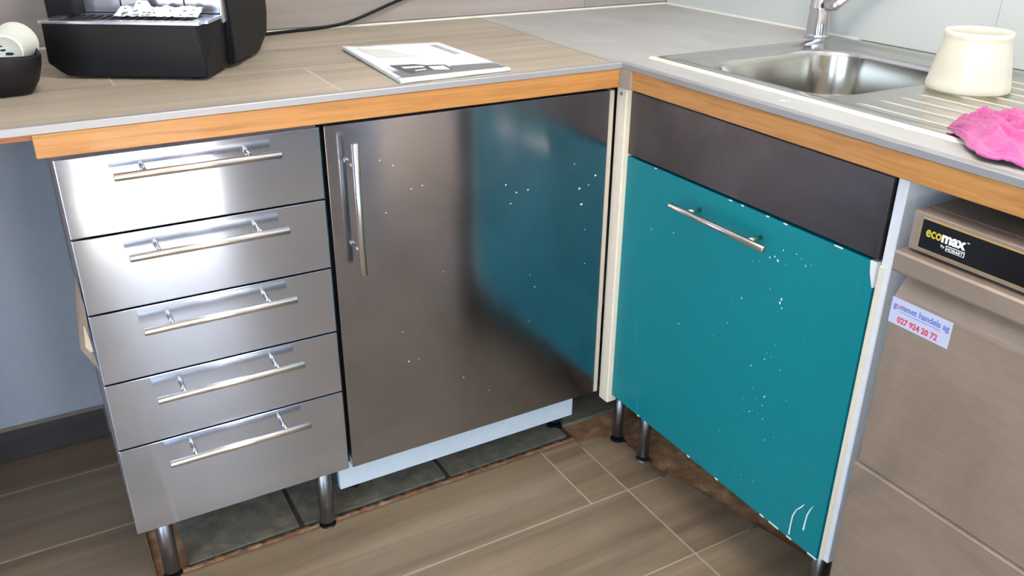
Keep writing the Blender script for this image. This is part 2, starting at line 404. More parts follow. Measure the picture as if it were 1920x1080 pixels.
box(gs, HX0, HX1, -1.35, HY0, .9073, TOP); box(gs, 1.0135, HX0, -1.35, -.012, .9073, TOP)
obj('grey_slab', gs, M_lam, wt, 'light grey stoneware slab around the sink')
# aluminium L profile along both front edges
def profile(bm, a, axis, lo, hi):
    pts = [(a, .9075), (a+.0005, TOP-.0008), (a+.0018, TOP+.0006), (a+.0125, TOP+.0006), (a+.0125, TOP-.011)]
    prism(bm, pts, lo, hi, axis)
pb = new_bm(); prism(pb, [(-.0245, .9076), (-.0240, TOP-.001), (-.0225, TOP+.0006), (-.0125, TOP+.0006), (-.0125, .9076)], -.9, 1.001, 'x')
obj('edge_profile', pb, M_alu, wt, 'aluminium profile along the tiled run')
pb = new_bm(); prism(pb, [(1.0002, .9076), (1.0006, TOP-.001), (1.0020, TOP+.0006), (1.0130, TOP+.0006), (1.0130, .9076)], -1.35, -.0125, 'y')
obj('edge_profile', pb, M_alu, wt, 'aluminium profile along the sink run')
# core board
cb = new_bm(); box(cb, -.016, .997, 0, WY-.002, .871, .907); box(cb, 1.022, HX0, -1.35, 0, .871, .907); box(cb, HX1, WX-.002, -1.35, WY-.002, .871, .907); box(cb, .997, HX1, HY1, WY-.002, .871, .907); box(cb, HX0, HX1, -1.35, HY0, .871, .907)
obj('core_board', cb, M_carc, wt)
obj('underboard', box(new_bm(), -.9, -.0175, -.012, WY-.002, .897, .907), M_ply, wt, 'thin orange-brown board under the left end')
obj('wood_edging', box(new_bm(), -.0188, .9975, -.0225, -.0003, .8712, .9071, .0012), M_beech, wt, 'beech edging strip of the left run')
obj('wood_edging', box(new_bm(), 1.0026, 1.0215, -1.35, -.0235, .8712, .9071, .0012), M_beech, wt, 'beech edging strip of the sink run')
obj('grout_line', box(new_bm(), 1.0131, 1.0150, -1.35, -.014, TOP-.002, TOP+.0004), M_grout, wt, 'thin cream line behind the profile')
obj('corner_strip', box(new_bm(), .9978, 1.0024, -.0242, -.002, .8705, .9074, .0008), M_alu, wt, 'aluminium strip between the two beech edgings')

# ------------------------------------------------------------------ handles, legs
def handle_bm(p0, p1, off, posts, r=.0062, face=.0):
    """bar from p0 to p1; off is the vector from bar to the front; posts fractions"""
    bm = new_bm(); p0, p1, off = Vector(p0), Vector(p1), Vector(off)
    tube(bm, [p0, p1], r, 20, bevel=.0008)
    for t in posts: q = p0.lerp(p1, t); tube(bm, [q+off.normalized()*r*.6, q+off], .0042, 12)
    return bm
def leg(parent, x, y, ztop=.162, r=.0155, foot=M_foot, lab=None):
    bm = new_bm(); tube(bm, [(x, y, .012), (x, y, ztop)], r, 24)
    l = obj('leg', bm, M_leg, parent, lab)
    obj('foot', lathe(new_bm(), [(0, .0), (.021, .0), (.0215, .004), (.019, .010), (.0165, .014), (0, .014)], (x, y, -.0138+.001), 24), foot, l)
    # floor under the cabinets sits at the screed; foot rests on it
    f = [c for c in l.children][0]
    return l

# ------------------------------------------------------------------ drawer cabinet
dc = thing('drawer_cabinet', 'narrow cabinet of five brushed steel drawers standing on round metal legs', 'cabinet', (0.2, .3, 0))
cb = new_bm(); box(cb, .001, .017, .0215, .58, .163, .8705); box(cb, .385, .401, .0215, .58, .163, .8705); box(cb, .017, .385, .0215, .58, .163, .179); box(cb, .017, .385, .57, .58, .179, .8705); box(cb, .017, .385, .0215, .1, .856, .8705)
obj('carcass', cb, M_side, dc)
zs = [.862, .7342, .6046, .4754, .345, .162]
hz = [.834, .704, .575, .445, .315]
for i in range(5):
    z1, z0 = zs[i]-.0012, zs[i+1]+.0012
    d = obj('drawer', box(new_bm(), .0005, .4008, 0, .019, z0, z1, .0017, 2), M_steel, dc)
    h = obj('handle', handle_bm((.0745, -.036, hz[i]), (.3245, -.036, hz[i]), (0, .036, 0), (.18, .82)), M_handle, d)
    if i == 2:
        pass
for x, y in ((.048, .060), (.360, .052), (.048, .50), (.360, .50)): leg(dc, x, y)
# peeling kraft paper on the hidden side
pb = new_bm()
for (a, b, c) in (((-.0005, .03, .60), (-.012, .10, .58), (-.0005, .16, .60)),):
    pass
def sheet(bm, rows, thick=.0006):
    vs = [[bm.verts.new(p) for p in r] for r in rows]
    for a, b in zip(vs, vs[1:]):
        for k in range(len(a)-1): bm.faces.new([a[k], a[k+1], b[k+1], b[k]])
sheet(pb, [[(-.001, .02, .62), (-.003, .08, .63), (-.002, .16, .62)], [(-.004, .018, .57), (-.012, .07, .57), (-.008, .16, .58)],
           [(-.006, .018, .54), (-.020, .065, .52), (-.014, .15, .54)], [(-.001, .018, .50), (-.008, .05, .50), (-.004, .12, .51)]])
o = obj('torn_paper', pb, M_tape, dc, 'torn kraft paper peeling off the side'); md = o.modifiers.new('s', 'SOLIDIFY'); md.thickness = .0008
pb = new_bm(); sheet(pb, [[(-.0085, .012, .585), (-.0065, .016, .582)], [(-.0105, .014, .562), (-.0045, .018, .560)], [(-.0125, .013, .548), (-.0035, .018, .545)], [(-.007, .014, .536), (-.003, .018, .534)]])
o = obj('torn_paper', pb, M_tapecream, dc, 'cream torn scrap'); md = o.modifiers.new('s', 'SOLIDIFY'); md.thickness = .0008

# ------------------------------------------------------------------ door cabinet
bc = thing('base_cabinet', 'base cabinet with one large brushed steel door and a pale plinth board below', 'cabinet', (.7, .3, 0))
cb = new_bm(); box(cb, .4075, .4235, .0215, .58, .163, .8705); box(cb, .990, 1.006, .0215, .58, .163, .8705); box(cb, .4235, .990, .0215, .58, .163, .179); box(cb, .4235, .990, .57, .58, .179, .8705); box(cb, .4235, .99, .0215, .1, .856, .8705)
obj('carcass', cb, M_edge, bc)
dr = obj('door', box(new_bm(), .4085, .9938, 0, .019, .1625, .861, .001, 2), M_doorsteel, bc)
obj('edge_band', box(new_bm(), .9941, 1.0042, -.0006, .019, .1625, .861, .0008), M_stripbeige, dr, 'beige edge band on the hinge side')
obj('handle', handle_bm((.448, -.036, .5945), (.448, -.036, .8360), (0, .036, 0), (.18, .82)), M_handle, dr)
sp = new_bm()
from_px = [(.52, .80), (.545, .785), (.575, .74), (.60, .742)]
import itertools
splats = [(.504, .789, 2.2), (.528, .776, 1.6), (.561, .727, 1.8), (.583, .730, 1.8), (.510, .690, 1.6), (.758, .703, 2.0), (.782, .684, 2), (.808, .685, 2), (.769, .663, 2.2), (.930, .668, 4), (.936, .633, 3.6), (.952, .672, 2.2), (.968, .690, 3.2), (.915, .722, 1.4), (.948, .575, 1.6), (.951, .497, 1.4), (.816, .500, 1.4), (.828, .470, 1.4), (.816, .392, 1.4), (.53, .44, 1.2), (.54, .372, 2), (.562, .372, 1.2), (.66, .30, 1.4), (.72, .25, 1.2), (.62, .55, 1)]
for x, z, r in splats: blob(sp, (x, -.0001, z), (0, -1, 0), r*.0009, .0006, (1, 0, .15), (0, 0, 1), 9, .55 if r > 2.1 else .9)
q = obj('paint_splatter', sp, M_splat, dr, 'dried white paint specks'); q['kind'] = 'stuff'
obj('plinth', box(new_bm(), .392, .968, .045, .061, .0815, .1622, .0008), M_plinth, bc, 'pale plinth board hanging free of the floor')
for x, y in ((.45, .16), (.977, .135), (.45, .50), (.96, .50)): leg(bc, x, y)

# ------------------------------------------------------------------ sink cabinet
sc = thing('sink_cabinet', 'sink cabinet with teal painted door below a steel blind panel', 'cabinet', (1.3, -.3, 0))
cb = new_bm()
box(cb, X0+.0215, 1.60, -.045, -.029, .163, .8705); box(cb, X0+.0215, 1.60, -.641, -.029-.016, .163, .179); box(cb, 1.59, 1.60, -.641, -.045, .179, .75)
box(cb, X0+.0215, X0+.035, -.641, -.045, .84, .8705)
obj('carcass', cb, M_white, sc)
obj('side_panel', box(new_bm(), X0+.004, 1.60, -.6625, -.645, .168, .8705, .0015), M_white, sc, 'white side panel facing the dishwasher')
obj('edge_strip', box(new_bm(), X0+.0015, X0+.021, -.6535, -.6435, .168, .728, .002), M_cream, sc, 'cream strip between teal door and side panel')
obj('blind_panel', box(new_bm(), X0, X0+.018, -.6405, -.0290, .7362, .862, .0008), M_darksteel, sc, 'dark reflection toned steel blind panel')
obj('panel_edge', box(new_bm(), X0+.001, X0+.0185, -.6425, -.6406, .7362, .862), M_edge, sc, 'black end edge of the blind panel')
td = obj('door', box(new_bm(), X0, X0+.018, -.6410, -.0290, .1622, .7306, .0012, 2), M_teal, sc, 'teal painted door with white drips')
obj('handle', handle_bm((.9900, -.2125, .6895), (.9900, -.4555, .6895), (.0347, 0, 0), (.18, .82)), M_handle, td)
# white paint drips and chips
db = new_bm()
def drip(pts, w):
    for (a, b), (c, d), w0, w1 in zip(pts, pts[1:], w, w[1:]):
        x = X0-.0006
        vs = [bm_v(db, (x, a+w0, b)), bm_v(db, (x, a-w0, b)), bm_v(db, (x, c-w1, d)), bm_v(db, (x, c+w1, d))]
        db.faces.new(vs)
def bm_v(b, p): return b.verts.new(p)
drip([(-.5975, .253), (-.592, .243), (-.583, .230), (-.578, .213), (-.577, .190), (-.577, .170)], [.0006, .0014, .001, .0014, .0014, .0018])
drip([(-.616, .262), (-.611, .250), (-.607, .236), (-.606, .220), (-.605, .201)], [.0005, .0012, .0014, .0014, .0018])
for _ in range(46):
    y = random.gauss(-.47, .05) if random.random() < .85 else random.uniform(-.6, -.06); z = random.uniform(.19, .70)
    blob(db, (X0-.0002, y, z), (-1, 0, 0), random.uniform(.0005, .0013), .0005, (0, 1, 0), (0, 0, 1), 7, random.uniform(1, 2.4))
for y, z, r in ((-.455, .664, .0016), (-.448, .668, .0013), (-.476, .60, .002), (-.474, .592, .0022), (-.480, .585, .0014), (-.19, .62, .0014), (-.23, .44, .0015)): blob(db, (X0-.0002, y, z), (-1, 0, 0), r, .0006, (0, 1, 0), (0, 0, 1), 8, 1.4)
for y, w in ((-.30, .004), (-.385, .004), (-.51, .005), (-.54, .012), (-.578, .006), (-.632, .010), (-.13, .003)): box(db, X0-.0006, X0+.001, y-w, y+w, .1616, .1650)
for y, w in ((-.12, .003), (-.33, .004), (-.36, .003), (-.42, .003), (-.46, .004), (-.57, .008)): box(db, X0-.0006, X0+.001, y-w, y+w, .7292, .7312)
q = obj('paint_drips', db, M_splat, td, 'dried white paint drips and chips'); q['kind'] = 'stuff'
obj('chip', prism(new_bm(), [(-.6415, .7315), (-.6300, .7312), (-.6330, .712), (-.6395, .694), (-.6415, .690)], X0-.0007, X0+.017, 'x'), M_white, td, 'white chip at the top corner')
obj('filler_post', box(new_bm(), 1.0128, 1.0405, -.0283, .0045, .142, .8700, .002), M_cream, sc, 'cream corner filler post')
b = new_bm(); tube(b, [(1.0130, -.012, .855), (1.0113, -.012, .855)], .0035, 14); obj('screw', b, M_leg, sc)
leg(sc, 1.077, .004, .142, .0125); leg(sc, 1.083, -.090, .163, .0135, M_leg); leg(sc, 1.09, -.605, .163, .0155); leg(sc, 1.5, -.09, .163); leg(sc, 1.5, -.60, .163)

# ------------------------------------------------------------------ sink
sk = thing('sink', 'stainless steel inset sink with one bowl and a ribbed drainer', 'sink', (1.34, -.26, TOP))
cx, cy = 1.305, -.262
def rrect_ray(x0, x1, y0, y1, r, ang):
    """distance from (cx,cy) along ang to a rounded rectangle"""
    dx, dy = math.cos(ang), math.sin(ang)
    t = 9
    for a, e, d in ((x1-cx, 1, dx), (x0-cx, -1, dx), (y1-cy, 1, dy), (y0-cy, -1, dy)):
        if d*e > 1e-9: t = min(t, a/d)
    px, py = dx*t, dy*t
    for ex, sx in ((x0-cx, -1), (x1-cx, 1)):
        for ey, sy in ((y0-cy, -1), (y1-cy, 1)):
            ox, oy = ex-sx*r, ey-sy*r
            if (px-ox)*sx > 0 and (py-oy)*sy > 0:
                bq = dx*ox+dy*oy; cq = ox*ox+oy*oy-r*r; t = bq+math.sqrt(max(0, bq*bq-cq)); px, py = dx*t, dy*t
    return cx+px, cy+py
SX0, SX1, SY0, SY1 = 1.077, 1.603, -.93, -.018
angs = set(2*math.pi*k/220 for k in range(220))
for X in (SX0, SX1):
    for Y in (SY0, SY1):
        a0 = math.atan2(Y-cy, X-cx) % (2*math.pi)
        for e in range(-6, 7): angs.add(a0+e*.004)
angs = sorted(angs)
L = []
def loop(x0, x1, y0, y1, r, z): L.append([(*rrect_ray(x0, x1, y0, y1, r, a), z) for a in angs])
for ins, z, r in ((0, TOP+.0005, .018), (.003, TOP+.0042, .016), (.006, TOP+.005, .015), (.030, TOP+.0046, .012), (.036, TOP+.0015, .012), (.040, TOP+.0010, .012)):
    loop(SX0+ins, SX1-ins, SY0+ins, SY1-ins, max(r, .004), z)
BX0, BX1, BY0, BY1, BR = 1.116, 1.500, -.423, -.100, .085
for ins, z in ((-.006, TOP+.0010), (0, TOP+.0002), (.004, TOP-.003), (.006, TOP-.010), (.010, TOP-.08), (.016, TOP-.130), (.024, TOP-.150), (.040, TOP-.162), (.065, TOP-.167), (.12, TOP-.169)):
    loop(BX0+ins, BX1-ins, BY0+ins, BY1-ins, max(.03, BR-ins*.3), z)
b = new_bm(); rings = [[b.verts.new(p) for p in l] for l in L]
for A, B in zip(rings, rings[1:]):
    for k in range(len(A)):
        f = b.faces.new([A[k], A[(k+1) % len(A)], B[(k+1) % len(A)], B[k]]); f.smooth = True
f = b.faces.new(rings[-1]); f.smooth = True
obj('basin', b, M_sink, sk)
for i, x in enumerate((1.133, 1.180, 1.227, 1.274, 1.321, 1.368, 1.415, 1.462, 1.509)):
    b = new_bm(); y0 = -.468; n = 24; z = TOP+.0008
    rr = [.0006]+[.0025]*(n-2)+[.0006]
    pts = [(x, y0-(.88-.468)*(k/(n-1))**1.0, z) for k in range(n)]
    tube(b, pts, rr, 10); 
    obj('ridge', b, M_ridge, sk)
b = new_bm(); lathe(b, [(0, .001), (.036, .001), (.040, .003), (.042, .0005)], (1.31, -.26, TOP-.169), 32); obj('drain', b, M_chrome, sk)
b = new_bm(); n = 60
lo = []
for k in range(n+1):
    y = -.012-(.86)*k/n; w = .0026+.0014*math.sin(k*1.9)*math.sin(k*.7)
    lo.append([b.verts.new((SX0-w-.002, y, TOP+.0002)), b.verts.new((SX0-w*.5, y, TOP+.003)), b.verts.new((SX0+.0035, y, TOP+.0046))])
for A, B in zip(lo, lo[1:]):
    for q in range(2): b.faces.new([A[q], A[q+1], B[q+1], B[q]])
obj('sealant_bead', b, plain('yellowed sealant', (222, 218, 200), .6), sk, 'cream sealant bead along the front rim')
b = new_bm(); box(b, SX0+.02, SX1-.01, SY1-.001, SY1+.002, TOP, TOP+.0015); obj('sealant_bead', b, M_carc, sk, 'thin grey bead along the left rim')

# ------------------------------------------------------------------ faucet
fx, fy = 1.566, .012
fc = thing('faucet', 'chrome mixer tap standing at the rear corner of the sink', 'faucet', (fx, fy, TOP))
obj('base_ring', lathe(new_bm(), [(0, 0.0006), (.028, .0006), (.028, .006), (.0265, .009), (.026, .0095), (0, .0095)], (fx, fy, TOP), 40), M_chrome, fc)
obj('body', lathe(new_bm(), [(.0255, .009), (.0250, .062), (.0258, .063), (.0258, .066), (.0248, .067), (.0245, .13), (.022, .138), (.012, .142), (0, .143)], (fx, fy, TOP), 40), M_chrome, fc)
sp = new_bm(); pts = []
for k in range(15):
    t = k/14; pts.append((fx-.015-.17*t, fy-.02-.10*t, TOP+.100+.045*math.sin(t*2.4)))
# spout starts broad on the body like the photographed wedge
b = new_bm(); d = Vector((.30, -.95, 0)).normalized()
base = Vector((fx-.008, fy-.012, TOP+.070))
pts = [base, base+d*.020+Vector((0, 0, .010)), base+d*.05+Vector((0, 0, .036)), base+d*.09+Vector((0, 0, .070)), base+d*.14+Vector((0, 0, .105)), base+d*.18+Vector((0, 0, .118)), base+d*.215+Vector((0, 0, .112)), base+d*.225+Vector((0, 0, .09))]
tube(b, pts, [.012, .0205, .019, .0165, .0145, .0135, .013, .013], 28); obj('spout', b, M_chrome, fc)
b = new_bm(); tube(b, [(fx, fy, TOP+.138), (fx, fy, TOP+.160)], .021, 28, bevel=.003); tube(b, [(fx, fy, TOP+.15), (fx-.02, fy+.02, TOP+.175), (fx-.05, fy+.05, TOP+.19)], [.007, .006, .005], 12); obj('lever', b, M_chrome, fc)

# ------------------------------------------------------------------ pot (inverted plastic container)
px, py = 1.376, -.492
pt = tag(obj('container', lathe(new_bm(), [(r*.89, h*.80) for r, h in [(.0700, .0002), (.0735, .001), (.0742, .004), (.0735, .016), (.0724, .018), (.0690, .040), (.0620, .080), (.0582, .100), (.0578, .105), (.0592, .110), (.0592, .116), (.0575, .119), (.0555, .117), (.0545, .108), (.0535, .100), (.0575, .080), (.0650, .040), (.0690, .010), (.0680, .003), (.0700, .0002)]], (px, py, TOP+.0046), 64), M_pot, origin=(px, py, TOP+.0046)), 'milky cream plastic container standing wide end down on the sink drainer', 'container')

# ------------------------------------------------------------------ pink cloth
import mathutils.noise as mn
b = new_bm(); NU, NV = 90, 90
A, B_, C, D = Vector((1.100, -.655, 0)), Vector((1.020, -.757, 0)), Vector((1.075, -1.02, 0)), Vector((1.34, -.98, 0))
E_ = Vector((1.30, -.665, 0)); G = []
def sstep(t): t = max(0, min(1, t)); return t*t*(3-2*t)
for i in range(NU):
    row = []
    for j in range(NV):
        s, t = i/(NU-1), j/(NV-1)      # s: tip -> far end along y ; t: front -> back
        f0 = A.lerp(B_, sstep(s*3.2)) if s < .3125 else B_.lerp(C, (s-.3125)/.6875)
        b0 = A.lerp(E_, sstep(s*1.6)*.92+.08*s) if s < .6 else E_.lerp(D, (s-.6)/.4)
        p = f0.lerp(b0, t)
        edge = min(1, min(s*6, (1-s)*8, t*6, (1-t)*6)); edge = sstep(edge)
        ph = (p.x*1.0+p.y*.35)
        q_ = p-A; an = math.atan2(q_.x, -q_.y); fold = .75*(1-abs(math.sin(an*8.5+1.6*mn.noise(p*11))))**1.4+.45*(1-abs(math.sin(p.x*44-p.y*30+2.6*mn.noise(p*14))))**2
        z = TOP+.0092+edge*(.004+.021*fold+.007*sstep((s-.05)*2.2)*sstep(t*1.8)) + .0022*mn.noise(p*160)+.003*mn.noise(p*60)
        p = p+Vector((mn.noise(p*45)*.004, mn.noise(p*45+Vector((9, 0, 0)))*.004, 0))
        row.append(b.verts.new((p.x, p.y, z)))
    G.append(row)
for i in range(NU-1):
    for j in range(NV-1): f = b.faces.new([G[i][j], G[i+1][j], G[i+1][j+1], G[i][j+1]]); f.smooth = True
cl = tag(obj('cleaning_cloth', b, M_towel, origin=(1.15, -.85, TOP)), 'bright pink fluffy cloth crumpled over the front rim of the sink', 'cloth')
md = cl.modifiers.new('thick', 'SOLIDIFY'); md.thickness = .003; md.offset = -1

# ------------------------------------------------------------------ booklet
bk = thing('booklet', 'white stapled booklet with grey printed band lying on the tiled worktop', 'booklet', (.66, .17, TOP))
c = [(.5665, .345), (.775, .326), (.768, .006), (.548, -.004)]  # far-left, far-right, near-right, near-left
def bq(s, t, z):
    fl, fr, nr, nl = [Vector((*p, 0)) for p in c]; n = nl.lerp(nr, s); f = fl.lerp(fr, s); p = n.lerp(f, t); return Vector((p.x, p.y, z))
def ztop(s, t): return TOP+.0066-.0022*t+.0014*math.sin(s*3.1+.4)*(.4+t)+.004*(1-sstep(s*5))*t
def leaf(bm, zf, th, ns=18, nt_=18, ins=0.0):
    top = [[bm.verts.new(bq(ins+(1-2*ins)*i/ns, ins+(1-2*ins)*j/nt_, zf(i/ns, j/nt_))) for j in range(nt_+1)] for i in range(ns+1)]
    bot = [[bm.verts.new(Vector((v.co.x, v.co.y, max(TOP+.0003, v.co.z-th)))) for v in r] for r in top]
    for i in range(ns):
        for j in range(nt_):
            bm.faces.new([top[i][j], top[i+1][j], top[i+1][j+1], top[i][j+1]]).smooth = True; bm.faces.new([bot[i][j], bot[i][j+1], bot[i+1][j+1], bot[i+1][j]])
    for i in range(ns):
        for j in (0, nt_): bm.faces.new([top[i][j], top[i+1][j], bot[i+1][j], bot[i][j]])
    for j in range(nt_):
        for i in (0, ns): bm.faces.new([top[i][j], top[i][j+1], bot[i][j+1], bot[i][j]])
b = new_bm(); leaf(b, lambda s, t: ztop(s, t)-.0009, .0052, ins=.006); obj('pages', b, M_paper, bk)
b = new_bm(); leaf(b, ztop, .0004); obj('cover', b, M_paper, bk)
b = new_bm(); tube(b, [bq(s/12, 0, TOP+.0037+.0003*math.sin(s)) for s in range(13)], .0034, 12); obj('spine', b, M_paper, bk, 'rounded white folded edge')
def to_st(x, y):
    # invert the bilinear map numerically
    s, t = .5, .5
    for _ in range(30):
        p = bq(s, t, 0); ds = (bq(s+1e-4, t, 0)-p)/1e-4; dt = (bq(s, t+1e-4, 0)-p)/1e-4; e = Vector((x, y, 0))-p
        det = ds.x*dt.y-ds.y*dt.x; s += (e.x*dt.y-e.y*dt.x)/det; t += (ds.x*e.y-ds.y*e.x)/det
    return s, t
def printed(name, polys, mat, dz, lab=None):
    bm = new_bm()
    for P in polys:
        c_ = [sum(a)/len(P) for a in zip(*P)]
        # fan with subdivision so the print follows the curved cover
        n = len(P); N = 6
        for i in range(n):
            a, b2 = P[i], P[(i+1) % n]; rows = []
            for u in range(N+1):
                row = []
                for v in range(u+1):
                    w = v/u if u else 0
                    q = [c_[k]+(a[k]+(b2[k]-a[k])*w-c_[k])*u/N for k in (0, 1)]
                    s, t = to_st(*q); s = min(max(s, .002), .998); t = min(max(t, .002), .998)
                    row.append(bm.verts.new(bq(s, t, ztop(s, t)+dz)))
                rows.append(row)
            for u in range(N):
                for v in range(u+1):
                    bm.faces.new([rows[u][v], rows[u+1][v], rows[u+1][v+1]])
                    if v < u: bm.faces.new([rows[u][v], rows[u+1][v+1], rows[u][v+1]])
    return obj(name, bm, mat, bk, lab)
def st(s, t): p = bq(s, t, 0); return (p.x, p.y)
printed('print', [[st(.0, .04), st(.99, .02), st(.985, .155), st(.58, .18), st(.50, .06), st(.30, .10), st(.14, .21), st(.03, .20)]], M_greyprint, .0004, 'grey printed band')
printed('print', [[(.579, .121), (.624, .112), (.638, .096), (.629, .052), (.586, .032), (.578, .073)]], M_darkprint, .0006, 'dark grey drawing')
printed('print', [[(.637, .093), (.674, .082), (.665, .029), (.627, .048)]], M_darkprint, .0007)
printed('print', [[(.593, .097), (.631, .089), (.630, .074), (.592, .080)], [(.638, .078), (.667, .073), (.662, .034), (.635, .046)], [(.602, .058), (.626, .062), (.624, .053), (.602, .050)]], M_paper, .0009)
printed('print', [[st(.02, .285), st(.04, .285), st(.04, .05), st(.0, .05)][0:4]], M_paper, .0006)
printed('print', [[st(.55, y), st(.985, y-.02), st(.985, y-.026), st(.55, y-.006)] for y in (.205, .19)], M_greyprint, .0005)
printed('print', [[st(.05, .235), st(.13, .225), st(.13, .218), st(.05, .228)], [st(.03, .265), st(.06, .262), st(.06, .252), st(.03, .255)]], M_darkprint, .0006)
printed('print', [[(.738+.0065*0, .289-k*.0149), (.754, .286-k*.0149), (.754, .2815-k*.0149), (.738, .2840-k*.0149)] for k in range(8)], M_darkprint, .0005, 'row of grey title letters')['kind'] = 'stuff'
printed('print', [[(.585, .313), (.638, .280), (.650, .22), (.665, .181), (.59, .203)]], M_faint, .0004, 'faint grey picture')

# ------------------------------------------------------------------ coffee machine
P0 = Vector((.055, .300, TOP)); dd = Vector((.853, -.521, 0)).normalized(); ee = Vector((.521, .853, 0)).normalized()
cm = thing('coffee_machine', 'black countertop coffee machine with silver drip tray and silver back panel', 'appliance', P0+dd*.12+ee*.15)
Mloc = Matrix((dd, ee, Vector((0, 0, 1)))).transposed().to_4x4(); Mloc.translation = P0
def lobj(name, bm, mat, parent, label=None):
    for v in bm.verts: v.co = Mloc @ v.co
    return obj(name, bm, mat, parent, label)
ZT = .097
# lower base: front outline with chamfered lower left corner, slight flare
b = new_bm()
outl = [(.003, .005), (.248, .006), (.249, .03), (.240, ZT-.004), (-.024, ZT-.004), (-.026, .026), (-.006, .012)]
outl_b = [(.003, .005), (.248, .006), (.250, .03), (.252, ZT-.004), (-.026, ZT-.004), (-.028, .026), (-.006, .012)]
lo = [b.verts.new((a, 0.0, z)) for a, z in outl]; hi = [b.verts.new((a, .105, z)) for a, z in outl_b]
b.faces.new(lo); b.faces.new(hi[::-1])
for i in range(len(lo)): b.faces.new([lo[i], hi[i], hi[(i+1) % len(lo)], lo[(i+1) % len(lo)]])
bmesh.ops.bevel(b, geom=b.edges[:], offset=.002, segments=2, affect='EDGES')
lobj('base', b, M_black, cm)
b = new_bm()
for q in ((-.028, .246, -.002, .018), (-.028, -.006, .018, .104), (.226, .254, .018, .104), (-.006, .226, .084, .104)): box(b, q[0], q[1], q[2], q[3], ZT-.005, ZT, .0006)
lobj('tray_frame', b, M_silver, cm, 'silver drip tray frame')
b = new_bm(); box(b, -.006, .226, .018, .084, ZT-.006, ZT-.0035)
for k in range(14): box(b, .006+k*.016, .012+k*.016, .02, .082, ZT-.0036, ZT-.0012)
lobj('drip_grid', b, plain('dark brown grid', (52, 40, 40), .5), cm, 'dark drip grid')
b = new_bm(); pts = [(.106, .010), (.255, .004), (.315, .030), (.330, .07), (.330, .35), (.315, .372), (.106, .372)]
lo = [b.verts.new((-.028, e, z)) for e, z in pts]; hi = [b.verts.new((.262, e, z)) for e, z in pts]
b.faces.new(lo); b.faces.new(hi[::-1])
for i in range(len(lo)): b.faces.new([lo[i], hi[i], hi[(i+1) % len(lo)], lo[(i+1) % len(lo)]])
bmesh.ops.bevel(b, geom=b.edges[:], offset=.004, segments=2, affect='EDGES')
lobj('body', b, M_black, cm)
b = new_bm(); box(b, -.045, .004, .060, .115, ZT-.012, .37, .003); lobj('side_pillar', b, M_black, cm)
b = new_bm(); box(b, .250, .2565, .088, .108, ZT-.014, .37, .002); lobj('silver_trim', b, M_silver, cm, 'slim silver upright trim')
for a, c_ in ((.004, .070), (.072, .184), (.186, .250)):
    b = new_bm(); box(b, a, c_, .1005, .1058, ZT+.001, .37, .0008); lobj('back_panel', b, M_silver, cm, 'silver back panel')
b = new_bm(); box(b, -.045, .2565, .01, .3, .26, .372, .006); lobj('head', b, M_black, cm)
for a, e in ((.05, .03), (.22, .03), (.05, .3), (.22, .3)): lobj('foot', tube(new_bm(), [(a, e, .0005), (a, e, .0105)], .012, 14), M_foot, cm)

# crumpled paper on the drip tray
b = new_bm(); NU, NV = 34, 12; G = []
for i in range(NU):
    row = []
    for j in range(NV):
        s, t = i/(NU-1), j/(NV-1); a = .082+.145*s; e = .045+.040*t
        p = Vector((a, e, 0)); z = ZT+.002+.013*sstep(t*1.4)*(0.7+.6*abs(mn.noise(p*60)))+.004*abs(mn.noise(p*150))+(.010 if .2 < s < .33 and t > .4 else 0)
        row.append(b.verts.new((a+.004*mn.noise(p*90), e+.006*mn.noise(p*70+Vector((5, 0, 0))), z)))
    G.append(row)
for i in range(NU-1):
    for j in range(NV-1): b.faces.new([G[i][j], G[i+1][j], G[i+1][j+1], G[i][j+1]])
for v in b.verts: v.co = Mloc @ v.co
o = tag(obj('crumpled_paper', b, M_paper, origin=Mloc @ Vector((.15, .065, ZT))), 'white crumpled printed paper lying on the silver drip tray', 'paper'); md = o.modifiers.new('s', 'SOLIDIFY'); md.thickness = .0006
b = new_bm()
for k in range(26):
    i, j = random.randrange(2, NU-3), random.randrange(1, 6); s, t = i/(NU-1), j/(NV-1); a = .082+.145*s; e = .045+.04*t; p = Vector((a, e, 0))
    z = ZT+.002+.013*sstep(t*1.4)*(0.7+.6*abs(mn.noise(p*60)))+.004*abs(mn.noise(p*150))+(.010 if .2 < s < .33 and t > .4 else 0)
    w = random.uniform(.001, .0035); box(b, a-w, a+w, e-.0008, e+.0008, z+.0004, z+.0014)
for v in b.verts: v.co = Mloc @ v.co
obj('print', b, M_darkprint, o, 'dark printed marks')['kind'] = 'stuff'

# ------------------------------------------------------------------ black pouch with cups, far left
ax, ay = -.085, .245
b = new_bm(); rings = []; n = 40
prof = [(.70, .0005), (.86, .004), (.94, .02), (1.0, .045), (1.03, .060), (1.02, .064), (.985, .060), (.93, .030), (.80, .010), (.3, .007)]
for sc_, h in prof:
    ring = []
    for k in range(n):
        a = 2*math.pi*k/n; cs, sn = math.cos(a), math.sin(a)
        ex = math.copysign(abs(cs)**.6, cs)*.104*sc_; ey = math.copysign(abs(sn)**.6, sn)*.066*sc_
        w = 1+.02*math.sin(7*a+h*60)
        ring.append(b.verts.new((ax+ex*w, ay+ey*w-.12*(ex), TOP+h+.002*math.sin(3*a)*min(1, h*40))))
    rings.append(ring)
for A_, B2 in zip(rings, rings[1:]):
    for k in range(n): b.faces.new([A_[k], A_[(k+1) % n], B2[(k+1) % n], B2[k]]).smooth = True
b.faces.new(rings[0]); b.faces.new(rings[-1])
pouch = tag(obj('basket', b, M_pouch, origin=(ax, ay, TOP)), 'black leather-like open basket at the left end of the worktop', 'basket')
